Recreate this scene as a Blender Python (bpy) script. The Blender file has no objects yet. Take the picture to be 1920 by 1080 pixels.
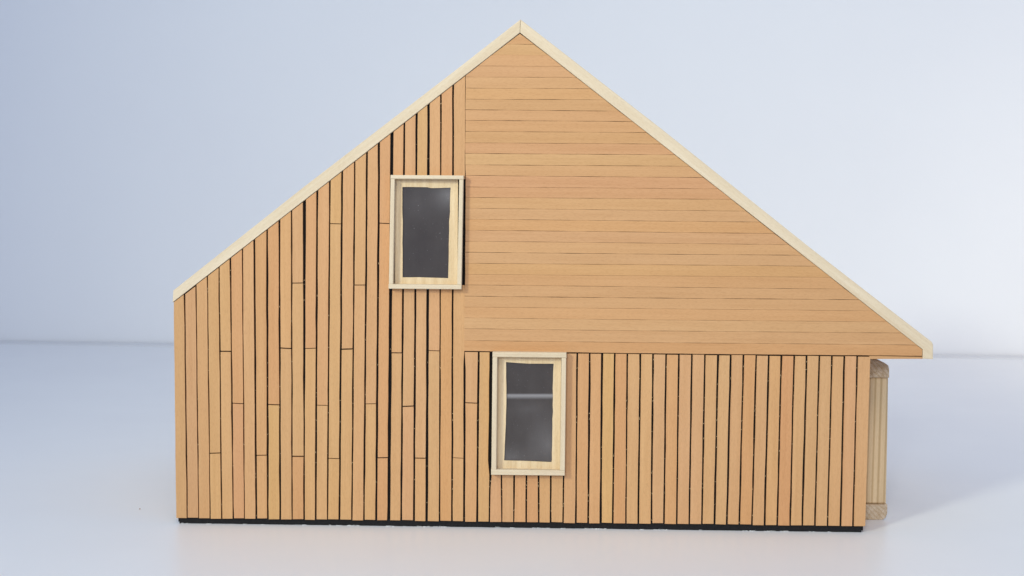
import bpy, math, random
from mathutils import Matrix, Vector
random.seed(11)
S = bpy.context.scene
C = S.collection
MM = 0.001

# ------------------------------------------------------------------ camera
cam_d = bpy.data.cameras.new('camera'); cam = bpy.data.objects.new('camera', cam_d); C.objects.link(cam)
cam_d.sensor_width = 36.0; cam_d.lens = 45.0
cam_d.clip_start = 0.01; cam_d.clip_end = 50
cam.matrix_world = (Matrix.Translation((0, -0.744, 0.19979)) @ Matrix.Rotation(math.radians(90 - 4.42697), 4, 'X')
                    @ Matrix.Rotation(0.0086, 4, 'Z'))
cam_d.dof.use_dof = True; cam_d.dof.focus_distance = 0.745; cam_d.dof.aperture_fstop = 14.0
S.camera = cam

# ------------------------------------------------------------------ light: cool room light all round, soft key from front left, added fills in front, overhead and at the right
W = bpy.data.worlds.new('World'); S.world = W; W.use_nodes = True
bg = W.node_tree.nodes['Background']; bg.inputs['Color'].default_value = (0.50, 0.66, 1.0, 1); bg.inputs['Strength'].default_value = 0.65

def area(name, loc, aim, sx, sy, power, col, spread=180):
    l = bpy.data.lights.new(name, 'AREA'); l.shape = 'RECTANGLE'; l.size = sx; l.size_y = sy
    l.energy = power; l.color = col; l.spread = math.radians(spread)
    o = bpy.data.objects.new(name, l); C.objects.link(o)
    o.location = loc
    o.rotation_euler = (Vector(aim) - Vector(loc)).to_track_quat('-Z', 'Y').to_euler()
    return o
area('window_key_light', (-1.35, -1.5, 1.0), (0.85, 0.85, 0.12), 0.26, 0.26, 3.3, (0.96, 1.0, 0.82), 60)
area('side_fill', (1.5, 0.1, 0.6), (0.75, 0.80, 0.0), 0.5, 0.5, 1.15, (1.0, 0.80, 0.58), 80)  # unseen fill, added to brighten the right of the wall
area('front_fill', (-0.45, -2.0, 0.8), (0.1, 0.2, 0.0), 0.3, 0.3, 2.0, (0.92, 0.97, 1.0), 70)  # unseen fill, added to pale the backdrop and light the post
area('overhead_fill', (0.2, -1.2, 1.7), (0.2, 0.0, 0.0), 0.8, 0.8, 3.3, (1.0, 0.83, 0.60), 110)  # unseen overhead fill, added to warm the table front and wall

S.view_settings.view_transform = 'Standard'; S.view_settings.look = 'None'
S.view_settings.exposure = 0.0; S.view_settings.gamma = 1.0; S.view_settings.use_curve_mapping = False

# ------------------------------------------------------------------ materials
def nodes(name):
    m = bpy.data.materials.new(name); m.use_nodes = True
    nt = m.node_tree; b = nt.nodes['Principled BSDF']
    return m, nt, b
def N(nt, t, **kw):
    n = nt.nodes.new(t)
    for k, v in kw.items():
        if k.startswith('i_'): n.inputs[k[2:].replace('_', ' ')].default_value = v
        else: setattr(n, k, v)
    return n
def coords(nt, scale, offset_random=True):
    tc = N(nt, 'ShaderNodeTexCoord')
    mp = N(nt, 'ShaderNodeMapping'); mp.inputs['Scale'].default_value = scale
    nt.links.new(tc.outputs['Object'], mp.inputs['Vector'])
    if offset_random:
        oi = N(nt, 'ShaderNodeObjectInfo')
        ml = N(nt, 'ShaderNodeMath', operation='MULTIPLY'); ml.inputs[1].default_value = 173.0
        nt.links.new(oi.outputs['Random'], ml.inputs[0])
        cb = N(nt, 'ShaderNodeCombineXYZ')
        for k in range(3): nt.links.new(ml.outputs[0], cb.inputs[k])
        nt.links.new(cb.outputs[0], mp.inputs['Location'])
    return mp.outputs[0]
def noise(nt, vec, scale=1.0, detail=3.0, rough=0.55):
    n = N(nt, 'ShaderNodeTexNoise'); n.inputs['Scale'].default_value = scale
    n.inputs['Detail'].default_value = detail; n.inputs['Roughness'].default_value = rough
    nt.links.new(vec, n.inputs['Vector']); return n.outputs['Fac']
def ramp(nt, fac, stops):
    r = N(nt, 'ShaderNodeValToRGB'); e = r.color_ramp.elements
    while len(e) < len(stops): e.new(0.5)
    for el, (p, c) in zip(e, stops): el.position = p; el.color = (*c, 1) if len(c) == 3 else c
    nt.links.new(fac, r.inputs['Fac']); return r.outputs['Color']
def mult(nt, a, b, f=1.0):
    m = N(nt, 'ShaderNodeMix', data_type='RGBA', blend_type='MULTIPLY'); m.inputs['Factor'].default_value = f
    nt.links.new(a, m.inputs[6]); nt.links.new(b, m.inputs[7]); return m.outputs[2]
def bump(nt, b, h, dist, strength=1.0):
    n = N(nt, 'ShaderNodeBump'); n.inputs['Distance'].default_value = dist; n.inputs['Strength'].default_value = strength
    nt.links.new(h, n.inputs['Height']); nt.links.new(n.outputs[0], b.inputs['Normal'])

def wood(name, base, grain, streak=0.09, fleck=0.075, rough=0.62, tint=True, band=None):
    """grain: axis index the fibres run along, in the object's own axes"""
    m, nt, b = nodes(name)
    s1 = [330.0] * 3; s1[grain] = 14.0
    s2 = [2600.0] * 3; s2[grain] = 420.0
    s3 = [900.0] * 3; s3[grain] = 22.0
    n1 = noise(nt, coords(nt, s1), 1.0, 3.0)
    n2 = noise(nt, coords(nt, s2), 1.0, 2.0)
    n3 = noise(nt, coords(nt, s3), 1.0, 4.0, 0.65)
    c1 = ramp(nt, n1, [(0.3, tuple(x * (1 - streak * k) for x, k in zip(base, (0.8, 1.1, 1.5)))), (0.7, base)])
    c2 = ramp(nt, n2, [(0.34, (1 - fleck, 1 - fleck * 1.25, 1 - fleck * 1.5)), (0.52, (1, 1, 1))])
    c3 = ramp(nt, n3, [(0.3, (0.96, 0.95, 0.935)), (0.62, (1.0, 1.0, 1.0))])
    col = mult(nt, mult(nt, c1, c2), c3)
    if band:                                            # growth rings seen as darker lines along the grain
        w = N(nt, 'ShaderNodeTexWave', wave_type='BANDS', bands_direction=band[0])
        w.inputs['Scale'].default_value = band[1]; w.inputs['Distortion'].default_value = 3.0
        w.inputs['Detail'].default_value = 2.0; w.inputs['Detail Scale'].default_value = 0.6
        s4 = [1.0] * 3; s4[grain] = 0.04
        nt.links.new(coords(nt, s4, False), w.inputs['Vector'])
        col = mult(nt, col, ramp(nt, w.outputs['Fac'], [(0.0, band[2]), (0.45, (1, 1, 1))]))
    if tint:
        oi = N(nt, 'ShaderNodeObjectInfo')
        col = mult(nt, col, oi.outputs['Color'])
    nt.links.new(col, b.inputs['Base Color'])
    b.inputs['Roughness'].default_value = rough
    b.inputs['Specular IOR Level'].default_value = 0.3
    bump(nt, b, n2, 0.00006, 0.7)
    return m

M_VERT = wood('beech_veneer_upright', (0.592, 0.335, 0.155), 2)
M_HORI = wood('beech_veneer_level', (0.570, 0.320, 0.147), 0)
M_BALSA_X = wood('balsa_along_x', (0.70, 0.585, 0.425), 0, 0.13, 0.07, 0.75, False)
M_BALSA_Z = wood('balsa_along_z', (0.70, 0.585, 0.425), 2, 0.13, 0.07, 0.75, False)
M_BALSA_B = wood('balsa_board', (0.76, 0.60, 0.385), 2, 0.22, 0.08, 0.75, False)
M_PINE = wood('pine_upright', (0.80, 0.60, 0.355), 2, 0.1, 0.06, 0.7, False, ('X', 90.0, (0.74, 0.68, 0.60)))
M_END = wood('pine_end_grain', (0.74, 0.62, 0.46), 1, 0.3, 0.34, 0.8, False, ('DIAGONAL', 210.0, (0.90, 0.82, 0.75)))
M_PLY = wood('side_panel_veneer', (0.70, 0.40, 0.18), 2)

def simple(name, col, rough, spec=0.5, nscale=None, amt=0.1, bdist=0.0):
    m, nt, b = nodes(name)
    b.inputs['Base Color'].default_value = (*col, 1); b.inputs['Roughness'].default_value = rough
    b.inputs['Specular IOR Level'].default_value = spec
    if nscale:
        n = noise(nt, coords(nt, (nscale,) * 3, False), 1.0, 4.0)
        c = ramp(nt, n, [(0.3, tuple(x * (1 - amt) for x in col)), (0.7, col)])
        nt.links.new(c, b.inputs['Base Color'])
        if bdist: bump(nt, b, n, bdist)
    return m
M_BLACK = simple('black_card', (0.012, 0.010, 0.009), 0.85, 0.2, 1800, 0.5, 0.00008)
M_FOAM = simple('black_foam_edge', (0.016, 0.015, 0.016), 0.9, 0.25, 1500, 0.6, 0.0002)
M_CHIP = simple('torn_white_paper', (0.75, 0.74, 0.72), 0.9, 0.2)
M_FIBRE = simple('pale_wood_fibre', (0.62, 0.45, 0.26), 0.9, 0.1)
M_CRUMB = simple('brown_crumb', (0.35, 0.20, 0.11), 0.8, 0.2)

# dark acetate, hazy reflections painted into its colour; one pane has a painted glint
def acetate(name, reflections, glint=None):
    m, nt, b = nodes(name)
    b.inputs['IOR'].default_value = 1.5
    n = noise(nt, coords(nt, (90, 90, 60)), 1.0, 4.0)
    col = ramp(nt, n, [(0.3, (0.042, 0.032, 0.028)), (0.7, (0.054, 0.043, 0.038))])
    tc = N(nt, 'ShaderNodeTexCoord')
    total = None
    def add(v):
        nonlocal total
        if total is None: total = v
        else:
            a = N(nt, 'ShaderNodeMath', operation='ADD'); nt.links.new(total, a.inputs[0]); nt.links.new(v, a.inputs[1]); total = a.outputs[0]
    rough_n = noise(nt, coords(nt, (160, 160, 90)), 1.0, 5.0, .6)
    for (x, z, rx, rz, amt) in reflections:  # pale blobs in the colour stand in for cloudy reflections
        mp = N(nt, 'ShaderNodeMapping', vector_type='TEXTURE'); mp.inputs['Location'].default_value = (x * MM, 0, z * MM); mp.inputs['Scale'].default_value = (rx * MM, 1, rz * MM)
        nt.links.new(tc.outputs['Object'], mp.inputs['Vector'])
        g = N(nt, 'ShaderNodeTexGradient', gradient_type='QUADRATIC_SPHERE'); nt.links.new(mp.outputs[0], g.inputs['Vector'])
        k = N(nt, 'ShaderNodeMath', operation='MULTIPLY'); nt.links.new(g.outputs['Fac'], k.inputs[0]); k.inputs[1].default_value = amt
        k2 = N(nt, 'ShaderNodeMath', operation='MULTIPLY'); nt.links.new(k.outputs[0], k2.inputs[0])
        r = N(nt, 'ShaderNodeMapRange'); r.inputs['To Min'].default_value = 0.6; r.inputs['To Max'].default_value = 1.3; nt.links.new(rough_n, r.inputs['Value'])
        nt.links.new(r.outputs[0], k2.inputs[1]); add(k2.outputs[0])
    if glint is not None:  # pale band in the colour stands in for a reflected streak
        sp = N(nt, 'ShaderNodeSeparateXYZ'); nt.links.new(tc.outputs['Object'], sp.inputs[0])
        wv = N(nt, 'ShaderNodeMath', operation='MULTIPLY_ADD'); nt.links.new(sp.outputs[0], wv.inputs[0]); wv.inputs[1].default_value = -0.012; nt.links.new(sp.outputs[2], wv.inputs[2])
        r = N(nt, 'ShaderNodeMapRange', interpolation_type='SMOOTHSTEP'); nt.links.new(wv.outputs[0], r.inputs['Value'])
        r.inputs['From Min'].default_value = (glint - 2.4) * MM; r.inputs['From Max'].default_value = (glint + .3) * MM
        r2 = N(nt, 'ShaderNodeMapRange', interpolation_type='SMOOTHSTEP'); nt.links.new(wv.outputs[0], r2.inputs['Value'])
        r2.inputs['From Min'].default_value = (glint + 1.7) * MM; r2.inputs['From Max'].default_value = (glint + .3) * MM
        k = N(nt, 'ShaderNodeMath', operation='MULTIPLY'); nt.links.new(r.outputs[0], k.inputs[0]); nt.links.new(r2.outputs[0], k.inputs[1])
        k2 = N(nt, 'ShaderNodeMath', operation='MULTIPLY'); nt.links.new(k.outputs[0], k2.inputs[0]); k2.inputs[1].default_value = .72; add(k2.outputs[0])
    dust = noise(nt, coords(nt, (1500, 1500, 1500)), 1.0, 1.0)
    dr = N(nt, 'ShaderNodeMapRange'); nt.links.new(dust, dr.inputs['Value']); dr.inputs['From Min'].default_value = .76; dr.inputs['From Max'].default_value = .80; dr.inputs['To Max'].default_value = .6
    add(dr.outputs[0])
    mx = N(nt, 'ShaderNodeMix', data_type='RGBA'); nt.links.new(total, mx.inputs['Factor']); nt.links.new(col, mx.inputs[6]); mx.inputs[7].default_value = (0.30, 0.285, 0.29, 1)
    nt.links.new(mx.outputs[2], b.inputs['Base Color'])
    b.inputs['Roughness'].default_value = 0.22
    nb = noise(nt, coords(nt, (38, 38, 26)), 1.0, 2.0); bump(nt, b, nb, 0.0012, 0.5)
    return m
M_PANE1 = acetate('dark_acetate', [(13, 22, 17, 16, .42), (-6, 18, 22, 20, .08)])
M_PANE2 = acetate('glint_acetate', [(12, -19, 24, 30, .27), (-10, -27, 22, 12, .22), (0, 2, 20, 10, .10)], 9.6)

# white laminate table
M_TABLE, nt, b = nodes('white_laminate')
n = noise(nt, coords(nt, (7, 7, 7), False), 1.0, 5.0)
nt.links.new(ramp(nt, n, [(0.3, (0.765, 0.765, 0.775)), (0.7, (0.79, 0.79, 0.795))]), b.inputs['Base Color'])
n2 = noise(nt, coords(nt, (30, 30, 30), False), 1.0, 5.0)
r = N(nt, 'ShaderNodeMapRange'); r.inputs['To Min'].default_value = 0.30; r.inputs['To Max'].default_value = 0.40
nt.links.new(n2, r.inputs['Value']); nt.links.new(r.outputs[0], b.inputs['Roughness'])
n3 = noise(nt, coords(nt, (1600, 1600, 1600), False), 1.0, 2.0); bump(nt, b, n3, 0.00002, 0.5)

M_WALL, nt, b = nodes('white_wall_paint')
n = noise(nt, coords(nt, (3, 3, 3), False), 1.0, 5.0)
nt.links.new(ramp(nt, n, [(0.3, (0.76, 0.765, 0.785)), (0.7, (0.785, 0.79, 0.805))]), b.inputs['Base Color'])
b.inputs['Roughness'].default_value = 0.8; b.inputs['Specular IOR Level'].default_value = 0.25
n2 = noise(nt, coords(nt, (240, 240, 240), False), 1.0, 3.0); bump(nt, b, n2, 0.0004, 0.25)

# ------------------------------------------------------------------ mesh helpers
def link(name, verts, faces, mat, parent=None, loc=(0, 0, 0), rot=(0, 0, 0)):
    me = bpy.data.meshes.new(name); me.from_pydata(verts, [], faces); me.materials.append(mat); me.update()
    o = bpy.data.objects.new(name, me); C.objects.link(o)
    o.location = loc; o.rotation_euler = rot
    if parent: o.parent = parent
    return o
def inset(pts, d):
    """move a counter-clockwise outline inwards by d"""
    out = []; n = len(pts)
    for i in range(n):
        a, p, c = Vector(pts[i - 1]), Vector(pts[i]), Vector(pts[(i + 1) % n])
        e1 = (p - a).normalized(); e2 = (c - p).normalized()
        n1 = Vector((-e1.y, e1.x)); n2 = Vector((-e2.y, e2.x))
        k = max(0.4, 1 + n1.dot(n2))
        out.append(tuple(p + (n1 + n2) * (d / k)))
    return out
def plate(name, pts, y0, y1, mat, parent, ch=0.0, loc=None, rot=(0, 0, 0)):
    """outline in (x, z) millimetres, counter-clockwise seen from the front; front face at y0, back at y1"""
    area2 = sum(pts[i - 1][0] * pts[i][1] - pts[i][0] * pts[i - 1][1] for i in range(len(pts)))
    if area2 < 0: pts = pts[::-1]
    if loc is None:
        cx = sum(p[0] for p in pts) / len(pts); cz = sum(p[1] for p in pts) / len(pts); loc = (cx, 0, cz)
    n = len(pts); rings = []
    if ch: rings.append([(x, y0, z) for x, z in inset(pts, ch)]); rings.append([(x, y0 + ch * 0.8, z) for x, z in pts])
    else: rings.append([(x, y0, z) for x, z in pts])
    rings.append([(x, y1, z) for x, z in pts])
    R = Matrix.Rotation(-rot[1], 3, 'Y') if rot[1] else Matrix.Identity(3)
    v = [tuple(R @ Vector(((x - loc[0]) * MM, (y - loc[1]) * MM, (z - loc[2]) * MM))) for r in rings for x, y, z in r]
    f = [tuple(range(n))]
    for k in range(len(rings) - 1):
        for i in range(n):
            j = (i + 1) % n
            f.append((k * n + i, (k + 1) * n + i, (k + 1) * n + j, k * n + j))
    f.append(tuple(range((len(rings) - 1) * n, len(rings) * n))[::-1])
    return link(name, v, f, mat, parent, tuple(c * MM for c in loc), rot)
def ring_plate(name, outer, inner, y0, y1, mat, parent, ch=0.15):
    """a board with a hole; outer is four corners, inner any outline, both counter-clockwise from the lower left"""
    n = len(inner); cx = sum(p[0] for p in inner) / n; cz = sum(p[1] for p in inner) / n
    x0, x1 = min(p[0] for p in outer), max(p[0] for p in outer); z0, z1 = min(p[1] for p in outer), max(p[1] for p in outer)
    def cast(p):
        dx, dz = p[0] - cx, p[1] - cz; ts = []
        if abs(dx) > 1e-6: ts.append(((x1 if dx > 0 else x0) - cx) / dx)
        if abs(dz) > 1e-6: ts.append(((z1 if dz > 0 else z0) - cz) / dz)
        t = min(t for t in ts if t > 0); return (cx + dx * t, cz + dz * t)
    out = [cast(p) for p in inner]
    for c in ((x0, z0), (x1, z0), (x1, z1), (x0, z1)):
        k = min(range(n), key=lambda i: (out[i][0] - c[0]) ** 2 + (out[i][1] - c[1]) ** 2); out[k] = c
    big = inset(inner, -ch)
    rings = [[(x, y1, z) for x, z in out], [(x, y0, z) for x, z in out], [(x, y0, z) for x, z in big],
             [(x, y0 + ch, z) for x, z in inner], [(x, y1, z) for x, z in inner]]
    v = [((x - cx) * MM, y * MM, (z - cz) * MM) for r in rings for x, y, z in r]; f = []
    for k in range(5):
        a, b2 = k * n, ((k + 1) % 5) * n
        for i in range(n):
            j = (i + 1) % n; f.append((a + i, a + j, b2 + j, b2 + i)[::-1])
    return link(name, v, f, mat, parent, (cx * MM, 0, cz * MM))
def tag(o, label, cat, kind=None):
    if kind: o['kind'] = kind
    if label: o['label'] = label
    if cat: o['category'] = cat
    return o

# ------------------------------------------------------------------ setting: table and wall
WY = math.atan2(0.81837 - 0.87383, 0.61684 + 0.51505)     # the wall stands a little askew to the camera
wx, wy = 0.0, 0.8486
def box(name, x0, x1, y0, y1, z0, z1, mat, loc, rz, bev=0.0):
    v = [(x, y, z) for z in (z0, z1) for x, y in ((x0, y0), (x1, y0), (x1, y1), (x0, y1))]
    f = [(3, 2, 1, 0), (4, 5, 6, 7), (0, 1, 5, 4), (1, 2, 6, 5), (2, 3, 7, 6), (3, 0, 4, 7)]
    o = link(name, v, f, mat, None, loc, (0, 0, rz))
    if bev:
        m = o.modifiers.new('edge', 'BEVEL'); m.width = bev; m.segments = 4
    return o
table = box('table', -1.6, 1.6, -2.0, -0.024, -0.028, 0.0, M_TABLE, (wx, wy, 0), WY, 0.003)
tag(table, 'white laminate tabletop under the model house', None, 'structure')
band = box('back_strip', -1.6, 1.6, -0.0235, -0.003, -0.028, 0.0012, simple('back_strip_grey', (0.66, 0.66, 0.675), 0.5, 0.4), (0, 0, 0), 0, 0.001)
band.parent = table; band['label'] = 'narrow grey strip along the back edge of the table'  # thin grey line where table and wall meet
wall = box('wall', -2.2, 2.2, 0.0, 0.1, -0.75, 1.9, M_WALL, (wx, wy, 0), WY)
tag(wall, 'plain white wall behind the table', None, 'structure')

# ------------------------------------------------------------------ the model house
house = bpy.data.objects.new('model_house', None); C.objects.link(house)
house.location = (0.00547, 0.0, 0.0); house.rotation_euler = (0, 0, math.radians(-1.01866)); house.empty_display_size = 0.05
tag(house, 'wooden scale model house with asymmetrical gable, plank cladding and two dark windows, on white table', 'model house')

DEPTH = 190.0
SL = (289.01 - 132.18) / (203.29 - 2.12)                  # slope of the left roof underside
SR = (289.01 - 108.97) / (233.23 + 2.12)
def roofL(x): return 289.01 + SL * (x + 2.12)
def roofR(x): return 289.01 - SR * (x + 2.12)
def roof(x): return roofL(x) if x < -2.12 else roofR(x)

# front wall: black card cut to the gable outline, seen only through the joints
front = plate('front_wall', [(-202.6, 1.0), (202.4, 1.0), (202.4, 105.3), (232.6, 105.3), (232.6, roofR(232.6) - .3), (-2.12, 288.6), (-202.6, roofL(-202.6) - .3)],
              0.0, 3.0, M_BLACK, house)
front['label'] = 'black card behind the cladding planks'
FL = front.location.copy()
def under_front(o):
    o.parent = front; o.location = o.location - FL; return o
# the strip of black foam board that the house stands on
base_top = []; base_bot = []
x = -201.9
while x < 201.8:
    base_top.append((x, 4.6)); base_bot.append((x, max(0.0, random.gauss(0.03, 0.08)))); x += 3.1 + random.random() * 2
base_top.append((201.8, 4.6)); base_bot.append((201.3, 0.0))
base = plate('base', base_bot + base_top[::-1], -0.35, DEPTH - 1, M_FOAM, house, 0.12)
base['label'] = 'thin black foam board base'
plate('left_wall', [(-202.9, 4.7), (-199.9, 4.7), (-199.9, roofL(-199.9) - 3), (-202.9, roofL(-202.9) - .4)], 3.02, DEPTH - 3, M_PLY, house)
plate('right_wall', [(199.6, 4.7), (202.6, 4.7), (202.6, roofR(202.6) - .4), (199.6, roofR(199.6) - .4)], 3.02, DEPTH - 3, M_PLY, house)
plate('back_wall', [(-202.6, 4.7), (202.4, 4.7), (202.4, 105.3), (232.6, 105.3), (232.6, roofR(232.6) - .3), (-2.12, 288.6), (-202.6, roofL(-202.6) - .3)],
      DEPTH - 2.98, DEPTH, M_PLY, house)

# roof: two thick balsa panels, mitred at the ridge; their sawn edges frame the gable
aL = -math.atan(SL); aR = math.atan(SR)
plate('roof_panel', [(-203.9, 131.9), (-203.4, 138.9), (-127, 199.6), (-38, 268.2), (-1.9, 296.5), (-2.12, 289.05), (-117.3, roofL(-117.3) + .05)], -2.1, DEPTH + 2, M_BALSA_X, house, 0.25,
      (-2.1, 0, 290), (0, aL, 0))
plate('roof_panel', [(-1.75, 296.4), (79.7, 234.9), (166.7, 167.3), (204.7, 138.6), (238.3, 113.4), (239.1, 111.8), (239.3, 103.3), (233.45, 103.55), (233.3, 108.95), (157.5, roofR(157.5) + .05), (-2.0, 289.0)],
      -2.1, DEPTH + 2, M_BALSA_X, house, 0.25, (-2.1, 0, 290), (0, aR, 0))
plate('soffit', [(202.8, 102.95), (233.4, 103.4), (233.4, 104.55), (202.8, 104.75)], -1.35, DEPTH, M_HORI, house, 0.1)

# ---- cladding
PINK = (0.99, 0.86, 0.82); YEL = (1.02, 1.03, 0.88); DARK = (0.90, 0.87, 0.84)
def tone(key=None):
    b0 = random.gauss(1.0, 0.012)
    t = [b0 * (1 + random.gauss(0, .006)), b0 * (1 + random.gauss(0, .013)), b0 * (1 + random.gauss(0, .03))]
    if key: t = [a * (1 + (k - 1) * .5) for a, k in zip(t, key)]
    elif random.random() < .22: t = [a * (1 + (k - 1) * .25) for a, k in zip(t, PINK)]
    return (*t, 1.0)
# joints between upright planks: x at the upper measured point, its height, x at the foot
GAPS = [(-197.0,133.5,-196.9),(-190.2,140.1,-190.1),(-183.5,146.8,-183.2),(-176.6,152.8,-176.4),(-169.9,157.8,-169.5),(-162.8,163.5,-162.8),(-155.8,169.2,-155.8),(-148.3,174.3,-148.9),(-141.1,178.3,-141.6),(-134.0,178.3,-134.5),(-126.5,178.4,-127.4),(-119.1,178.5,-120.5),(-111.8,178.5,-113.5),(-104.7,178.6,-106.4),(-97.4,178.7,-99.0),(-90.3,178.7,-91.9),(-83.3,178.8,-84.6),(-75.5,231.5,-77.2),(-68.4,236.8,-69.8),(-61.3,242.6,-62.3),(-54.4,247.8,-54.7),(-47.3,253.7,-47.1),(-40.3,259.2,-39.7),(-33.3,262.0,-32.5),(-24.6,104.6,-24.9),(-17.0,104.7,-17.6),(-10.7,31.1,-10.3),(-3.2,31.2,-3.2),(4.0,31.3,4.1),(11.2,31.4,11.5),(18.4,31.4,18.6),(25.9,31.6,25.9),(33.0,104.6,33.4),(40.3,104.0,40.7),(47.5,104.1,48.0),(54.9,104.2,55.2),(62.2,104.3,62.9),(69.8,104.4,70.2),(77.2,104.5,77.9),(84.8,104.5,85.3),(92.2,104.6,92.8),(99.8,104.7,100.2),(107.4,104.8,107.6),(115.0,104.9,115.0),(122.4,105.0,122.3),(129.8,105.0,129.6),(137.2,105.1,137.0),(144.5,105.2,144.4),(151.8,105.3,151.8),(159.2,105.3,159.4),(166.5,105.4,166.5),(173.8,105.5,173.9),(181.1,105.6,181.3),(188.3,105.7,188.9),(195.8,105.8,196.2)]
WID = [.62,.5,.42,.62,.66,.5,.9,.92,.85,.66,1.15,.9,.72,.88,.7,.85,1.0,1.5,.85,.95,1.2,.66,.8,.35,.95,.7,.65,.7,.75,.8,.75,.7] + [random.choice((.7, .8, .85, .95)) for _ in range(23)]
BOTTOM = lambda x: 3.55 + (x + 203) / 406 * .5
JOINTS = [(10,143.9),(15,143.1),(13,178.7),(17,179.2),(4,103.3),(5,72.5),(9,105.5),(8,72.0),(11,105.6),(12,72.0),(14,105.4),(16,73.2),(3,42.7),(7,41.8),(10,41.4),(13,40.4),(17,41.2),(18,103.5),(21,105.0),(19,72.0),(24,74.4),(20,41.2),(23,41.6)]
def gap_x(k, z):                         # k = 0 is the outer left edge, then the joints, last the right edge
    if k == 0: return -203.4
    if k == len(GAPS) + 1: return 203.25
    t, zt, bm = GAPS[k - 1]
    return bm + (t - bm) * min(1.15, (z - 3.5) / (zt - 3.5))
def gap_w(k, z):
    if k in (0, len(GAPS) + 1): return 0.0
    w = WID[k - 1]
    if k == 11: w = .75 + .75 * max(0, min(1, (z - 60) / 120))
    if k == 24: return 1.25 if z < 104.2 else .10
    if k == 26 and z > 33: w = 1.9
    return max(.5, w) * 1.26
WOB = {}
def wob(k, side, z, amp):
    r = WOB.setdefault((k, side), [random.uniform(0, 6.28) for _ in range(4)] + [random.uniform(.7, 1.3)])
    return amp * r[4] * (.5 * math.sin(z * .075 + r[0]) + .4 * math.sin(z * .21 + r[1]) + .25 * math.sin(z * .55 + r[2])) + random.gauss(0, amp * .3)
def upright(col, z0f, z1f, key=None):
    """one plank of a column, between the heights given by two functions of x"""
    def side(k, sgn):
        xm = gap_x(k, 60)
        za, zb = z0f(xm), z1f(xm); n = max(3, int((zb - za) / 9)); out = []
        for i in range(n + 1):
            z = za + (zb - za) * i / n
            xx = gap_x(k, z) + sgn * gap_w(k, z) / 2 + (wob(k, sgn, z, .11) if 0 < k <= len(GAPS) and not (k == 24 and z > 104) else random.gauss(0, .05))
            if i == 0: z = z0f(xx)
            if i == n: z = z1f(xx)
            out.append((xx, z))
        return out
    L = side(col, 1); R = side(col + 1, -1)
    o = plate('plank', R + L[::-1], -1.5 + random.uniform(-.06, .12), -0.02, M_VERT, front, 0.13)
    o.location = o.location - FL; o.color = tone(key)
    return o
KEYS = {0: DARK, 1: DARK, 2: YEL, 3: YEL, 4: YEL, 5: PINK, 13: YEL, 17: PINK, 22: PINK, 16: (1, 1, 1), 23: (1, 1, .97), 29: PINK, 35: (1.10, 1.12, .90), 36: PINK, 39: (1, 1, 1), 46: PINK, 49: (.97, .82, .78), 28: (1, .93, .9), 33: (1, .92, .86)}
SPLIT_KEYS = {(11, 1): PINK, (11, 0): YEL, (8, 1): PINK, (8, 0): YEL, (10, 0): PINK, (13, 1): YEL, (5, 0): PINK, (5, 1): (.98, .84, .76), (7, 1): (1, .9, .82)}
W1 = (-76.3, -34.2, 141.6, 207.2)         # outer edges of the two window frames
W2 = (-16.45, 26.5, 32.95, 105.25)
for col in range(len(GAPS) + 1):
    xm = (gap_x(col, 60) + gap_x(col + 1, 60)) / 2
    tilt = random.uniform(-.02, .02); jb = random.gauss(0, .16)
    foot = (lambda j, t, c: (lambda x: BOTTOM(x) + j + t * (x - c)))(jb, tilt, xm)
    if col == 25 or col == 24: head = lambda x: 104.45
    elif 26 <= col <= 31: head = lambda x: 34.5
    elif col >= 24:
        head = (lambda j: (lambda x: 104.4 + j))(random.uniform(-.35, .05))
    else: head = (lambda j: (lambda x: roof(x) - .12 - j))(random.uniform(0, .15) + (0.0 if col != 1 else .5))
    cuts = sorted(z for c, z in JOINTS if c == col)
    segs = []; lo = foot
    for z in cuts:
        t = random.uniform(-.05, .05); g = random.uniform(.18, .38)
        segs.append((lo, (lambda z, t, g: (lambda x: z - g + t * (x - xm)))(z, t, g)))
        lo = (lambda z, t, g: (lambda x: z + g + t * (x - xm)))(z, t, g)
    segs.append((lo, head))
    if 18 <= col <= 23:                   # interrupted by the upper window
        l, h = segs.pop()
        segs.append((l, lambda x: W1[2] + 2.0)); segs.append((lambda x: W1[3] - 2.0, h))
    for i, (l, h) in enumerate(segs):
        upright(col, l, h, SPLIT_KEYS.get((col, i), KEYS.get(col)))

# level boards of the gable
HL = [282.61, 276.32, 270.19, 263.82, 257.5, 251.17, 244.96, 238.92, 232.74, 226.17, 220.1, 213.6, 207.37, 200.79, 194.69, 188.28, 182.04, 175.55, 169.14, 162.92, 156.58, 150.18, 143.71, 137.35, 130.99, 124.65, 118.2, 111.31, 104.95]
def seam(z): return (-33.12 if z > 208 or z < 141 else -32.75) + .06 * math.sin(z * .3)
def left_at(z): return max(seam(z), -2.12 - (289.01 - .2 - z) / SL)
def right_at(z): return min(-2.12 + (289.01 - .2 - z) / SR, 233.15)
HKEY = {9: (.97, .90, .86), 10: (.97, .91, .86), 7: (1.0, .98, .97), 8: (1.03, 1.0, .9), 28: (.95, .85, .80), 13: (.99, .91, .86), 0: (1, .97, .9), 6: (.97, .95, .92)}
lines = [(289.0, 0, [0] * 4)] + [(z, random.uniform(.07, .21), [random.uniform(0, 6.28) for _ in range(3)]) for z in HL]
lines[2] = (HL[1], .02, lines[2][2]); lines[28] = (HL[27], .16, lines[28][2])
def line_z(k, x, sgn):
    z, g, ph = lines[k]
    w = g * (.8 + .35 * math.sin(x * .11 + ph[0]) + .4 * math.sin(x * .31 + ph[1]))
    drift = .12 * math.sin(x * .018 + ph[2])
    return z + drift + sgn * max(0.015, w) / 2
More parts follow.
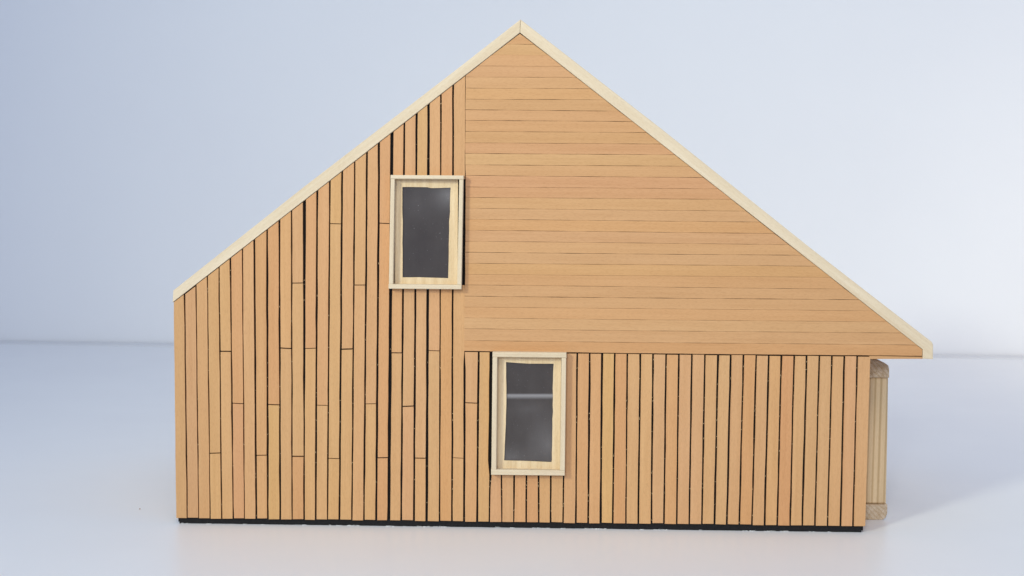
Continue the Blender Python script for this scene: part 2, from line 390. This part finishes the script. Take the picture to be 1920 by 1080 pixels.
for k in range(len(HL)):
    zt, zb = lines[k][0], HL[k]
    mid = (zt + zb) / 2
    xb0, xb1 = left_at(zb), right_at(zb); xt0, xt1 = (left_at(zt), right_at(zt)) if k else (-2.12, -2.12)
    n = max(3, int((xb1 - xb0) / 5))
    bot = []; top = []
    for i in range(n + 1):
        x = xb0 + (xb1 - xb0) * i / n; bot.append((x, line_z(k + 1, x, 1)))
    if k:
        n = max(2, int((xt1 - xt0) / 5))
        for i in range(n + 1):
            x = xt0 + (xt1 - xt0) * i / n; top.append((x, line_z(k, x, -1)))
        zc = roofL(seam(270)) - .2
        extra = [(seam(zc), zc)] if zb < zc - .5 and zt > zc + .5 else []
        pts = bot + ([(233.15, 108.85)] if k == len(HL) - 1 else []) + top[::-1] + extra
    else: pts = bot + [(-2.12, 288.5)]
    o = plate('plank', pts, -1.5 + random.uniform(-.05, .07), -0.02, M_HORI, front, 0.07)
    o.location = o.location - FL; o.color = tone(HKEY.get(k))

# ---- windows: hand-cut balsa board with a hole, dark acetate behind it, four strips set on edge round it
def densify(pts, step, amp):
    out = []
    for i, p in enumerate(pts):
        q = pts[(i + 1) % len(pts)]; d = math.dist(p, q); n = max(1, int(d / step))
        for j in range(n):
            t = j / n; a = amp if j else 0
            out.append((p[0] + (q[0] - p[0]) * t + random.gauss(0, a), p[1] + (q[1] - p[1]) * t + random.gauss(0, a)))
    return out
def window(outer, glass, strips, tilt, glint_z=None):
    x0, x1, z0, z1 = outer; tl, tr, tb, tt = strips
    inn = densify(glass[::-1] if sum(glass[i-1][0]*glass[i][1]-glass[i][0]*glass[i-1][1] for i in range(len(glass))) < 0 else glass, 4.0, .07)
    bx = (x0 + tl - .0, x1 - tr - tilt, z0 + tb, z1 - tt)
    w = ring_plate('window', [(bx[0], bx[2]), (bx[1], bx[2]), (bx[1], bx[3]), (bx[0], bx[3])], inn, -1.7, -0.9, M_BALSA_B, front, .12)
    wl = w.location.copy(); w.location = w.location - FL
    def sub(o): o.parent = w; o.location = o.location - wl; return o
    F = -6.2
    def strip(pts, mat, f=F): sub(plate('frame_strip', pts, f, -0.01, mat, None, .28))
    xs = lambda z: (z - (z0 + z1) / 2) / (z1 - z0)
    lean = .9 if glint_z is None else .1                # the upper frame leans a little
    def P(x, z): return (x + lean * xs(z), z)
    strip([P(x0, z0 + tb + .03), P(x0 + tl, z0 + tb + .03), P(x0 + tl, z1 - tt - .03), P(x0 + .1, z1 - tt - .03)], M_BALSA_Z, F + .05)
    strip([P(x1 - tr, z0 + tb + .03), P(x1, z0 + tb + .03), P(x1 - .1, z1 - tt - .03), P(x1 - tr + .05, z1 - tt - .03)], M_BALSA_Z, F + .12)
    strip([P(x0 - .1, z0 - .05), P(x1, z0), P(x1, z0 + tb), P(x0 - .2, z0 + tb + .1)], M_BALSA_X)
    strip([P(x0, z1 - tt), P(x1 + .1, z1 - tt + .05), P(x1, z1), P(x0 + .1, z1)], M_BALSA_X, F - .08)
    gx0 = min(p[0] for p in inn) - 2; gx1 = max(p[0] for p in inn) + 2; gz0 = min(p[1] for p in inn) - 2; gz1 = max(p[1] for p in inn) + 2
    pane = sub(plate('pane', [(gx0, gz0), (gx1, gz0), (gx1, gz1), (gx0, gz1)], -0.75, -0.3, M_PANE2 if glint_z else M_PANE1, None))
    pane['label'] = 'dark acetate pane with a pale glint painted across it' if glint_z else 'dark acetate pane'
    return w
G1 = [(-69.39, 200.32), (-55.06, 200.29), (-52.89, 199.82), (-41.46, 200.16), (-41.76, 185.98), (-42.29, 180.26), (-42.36, 163.07), (-42.63, 147.66), (-54.88, 147.91), (-69.19, 147.89)]
G2 = [(-8.5, 98.8), (-0.08, 98.27), (10.21, 98.07), (19.3, 98.17), (18.87, 83.82), (19.09, 77.87), (18.93, 41.32), (18.63, 39.88), (5.65, 40.32), (-9.15, 40.52), (-8.54, 57.48), (-8.1, 76.14)]
w1 = window(W1, G1, (2.5, 2.5, 2.5, 2.2), .5); w1['label'] = 'upper window with plain dark pane'
w2 = window(W2, G2, (2.9, 2.8, 3.0, 2.9), .05, 79.0); w2['label'] = 'lower window with a glint painted on its dark pane'

# ---- pine frame under the right eave: rails running back, posts between them
def rail(pts, label): 
    o = plate('rail', pts, 29.0, DEPTH - 20, M_END, house, .3); o['label'] = label
rail([(200.5 + 3, .05), (221.5, .05), (223.4, 1.2), (224.4, 4.0), (224.4, 9.5), (203.5, 9.4)], 'lower rail with end grain showing')
rail([(203.5, 87.7), (223.0, 87.7), (222.9, 93.0), (222.2, 95.2), (220.2, 96.6), (211.3, 99.1), (203.5, 101.2)], 'upper rail with end grain showing')
for y in (30.2, 130.0):
    plate('post', [(203.5, 9.7), (223.9, 9.7), (223.5, 50), (222.8, 87.5), (203.5, 87.5)], y, y + 18, M_PINE, house, .9)

# ---- fuzz: splinters caught in the joints, and torn paper along the foot of the base
v = []; f = []
def sliver(x, y, z, L, w, ang):
    dx, dz = math.cos(ang), math.sin(ang); k = len(v)
    p = [(-L / 2, -w), (-L / 2, w), (L / 2, w * .3), (L / 2, -w * .3)]
    for yy in (y - .08, y + .08):
        for a, bb in p: v.append(((x + a * dx - bb * dz) * MM, yy * MM, (z + a * dz + bb * dx) * MM))
    f.extend([tuple(k + i for i in q) for q in ((0, 1, 2, 3)[::-1], (4, 5, 6, 7), (0, 4, 7, 3)[::-1], (1, 2, 6, 5)[::-1], (0, 1, 5, 4), (3, 2, 6, 7)[::-1])])
for _ in range(260):
    k = random.randint(1, len(GAPS)); zt = GAPS[k - 1][1]
    z = random.uniform(5, zt - 3); x = gap_x(k, z)
    if any(a[0] - 1 < x < a[1] + 1 and a[2] - 1 < z < a[3] + 1 for a in (W1, W2)): continue
    if k == 24 and z > 103: continue
    sliver(x + random.uniform(-.3, .3), -1.2 - random.random() * .3, z, random.uniform(.3, 1.1), random.uniform(.06, .15), random.choice((1.57, .9, 2.2, .3)) + random.gauss(0, .3))
o = link('splinters', v, f, M_FIBRE, house); o['kind'] = 'stuff'; o['label'] = 'pale splinters caught in the plank joints'
v = []; f = []
for _ in range(30):
    x = random.uniform(-200, 200)
    for _ in range(random.choice((1, 1, 2, 4))):
        sliver(x, -.5, random.uniform(.08, .3), random.uniform(.8, 3.5), random.uniform(.05, .12), random.gauss(0, .05)); x += random.uniform(1, 3)
o = link('paper_flecks', v, f, M_CHIP, house); o['kind'] = 'stuff'; o['label'] = 'torn white paper flecks along the base'

# ---- crumb on the table
cv = []; cf = []
random.seed(5)
rings = 4; seg = 7
cv.append((0, 0, 0))
for i in range(1, rings):
    for j in range(seg):
        a = j / seg * 6.283; ph = i / rings * math.pi; r = random.uniform(.75, 1.2)
        cv.append((.55 * r * math.sin(ph) * math.cos(a) * MM, .4 * r * math.sin(ph) * math.sin(a) * MM, (.3 - .3 * math.cos(ph)) * MM))
cv.append((0, 0, .6 * MM)); t = len(cv) - 1
for j in range(seg):
    q = (j + 1) % seg
    cf.append((0, 1 + q, 1 + j)); cf.append((t, t - seg + j, t - seg + q))
    for i in range(rings - 2):
        a = 1 + i * seg; cf.append((a + j, a + q, a + seg + q, a + seg + j))
tag(link('crumb', cv, cf, M_CRUMB, None, (-0.2293, 0.0355, 0.0)), 'tiny brown crumb lying on the white table beside the model house', 'crumb')
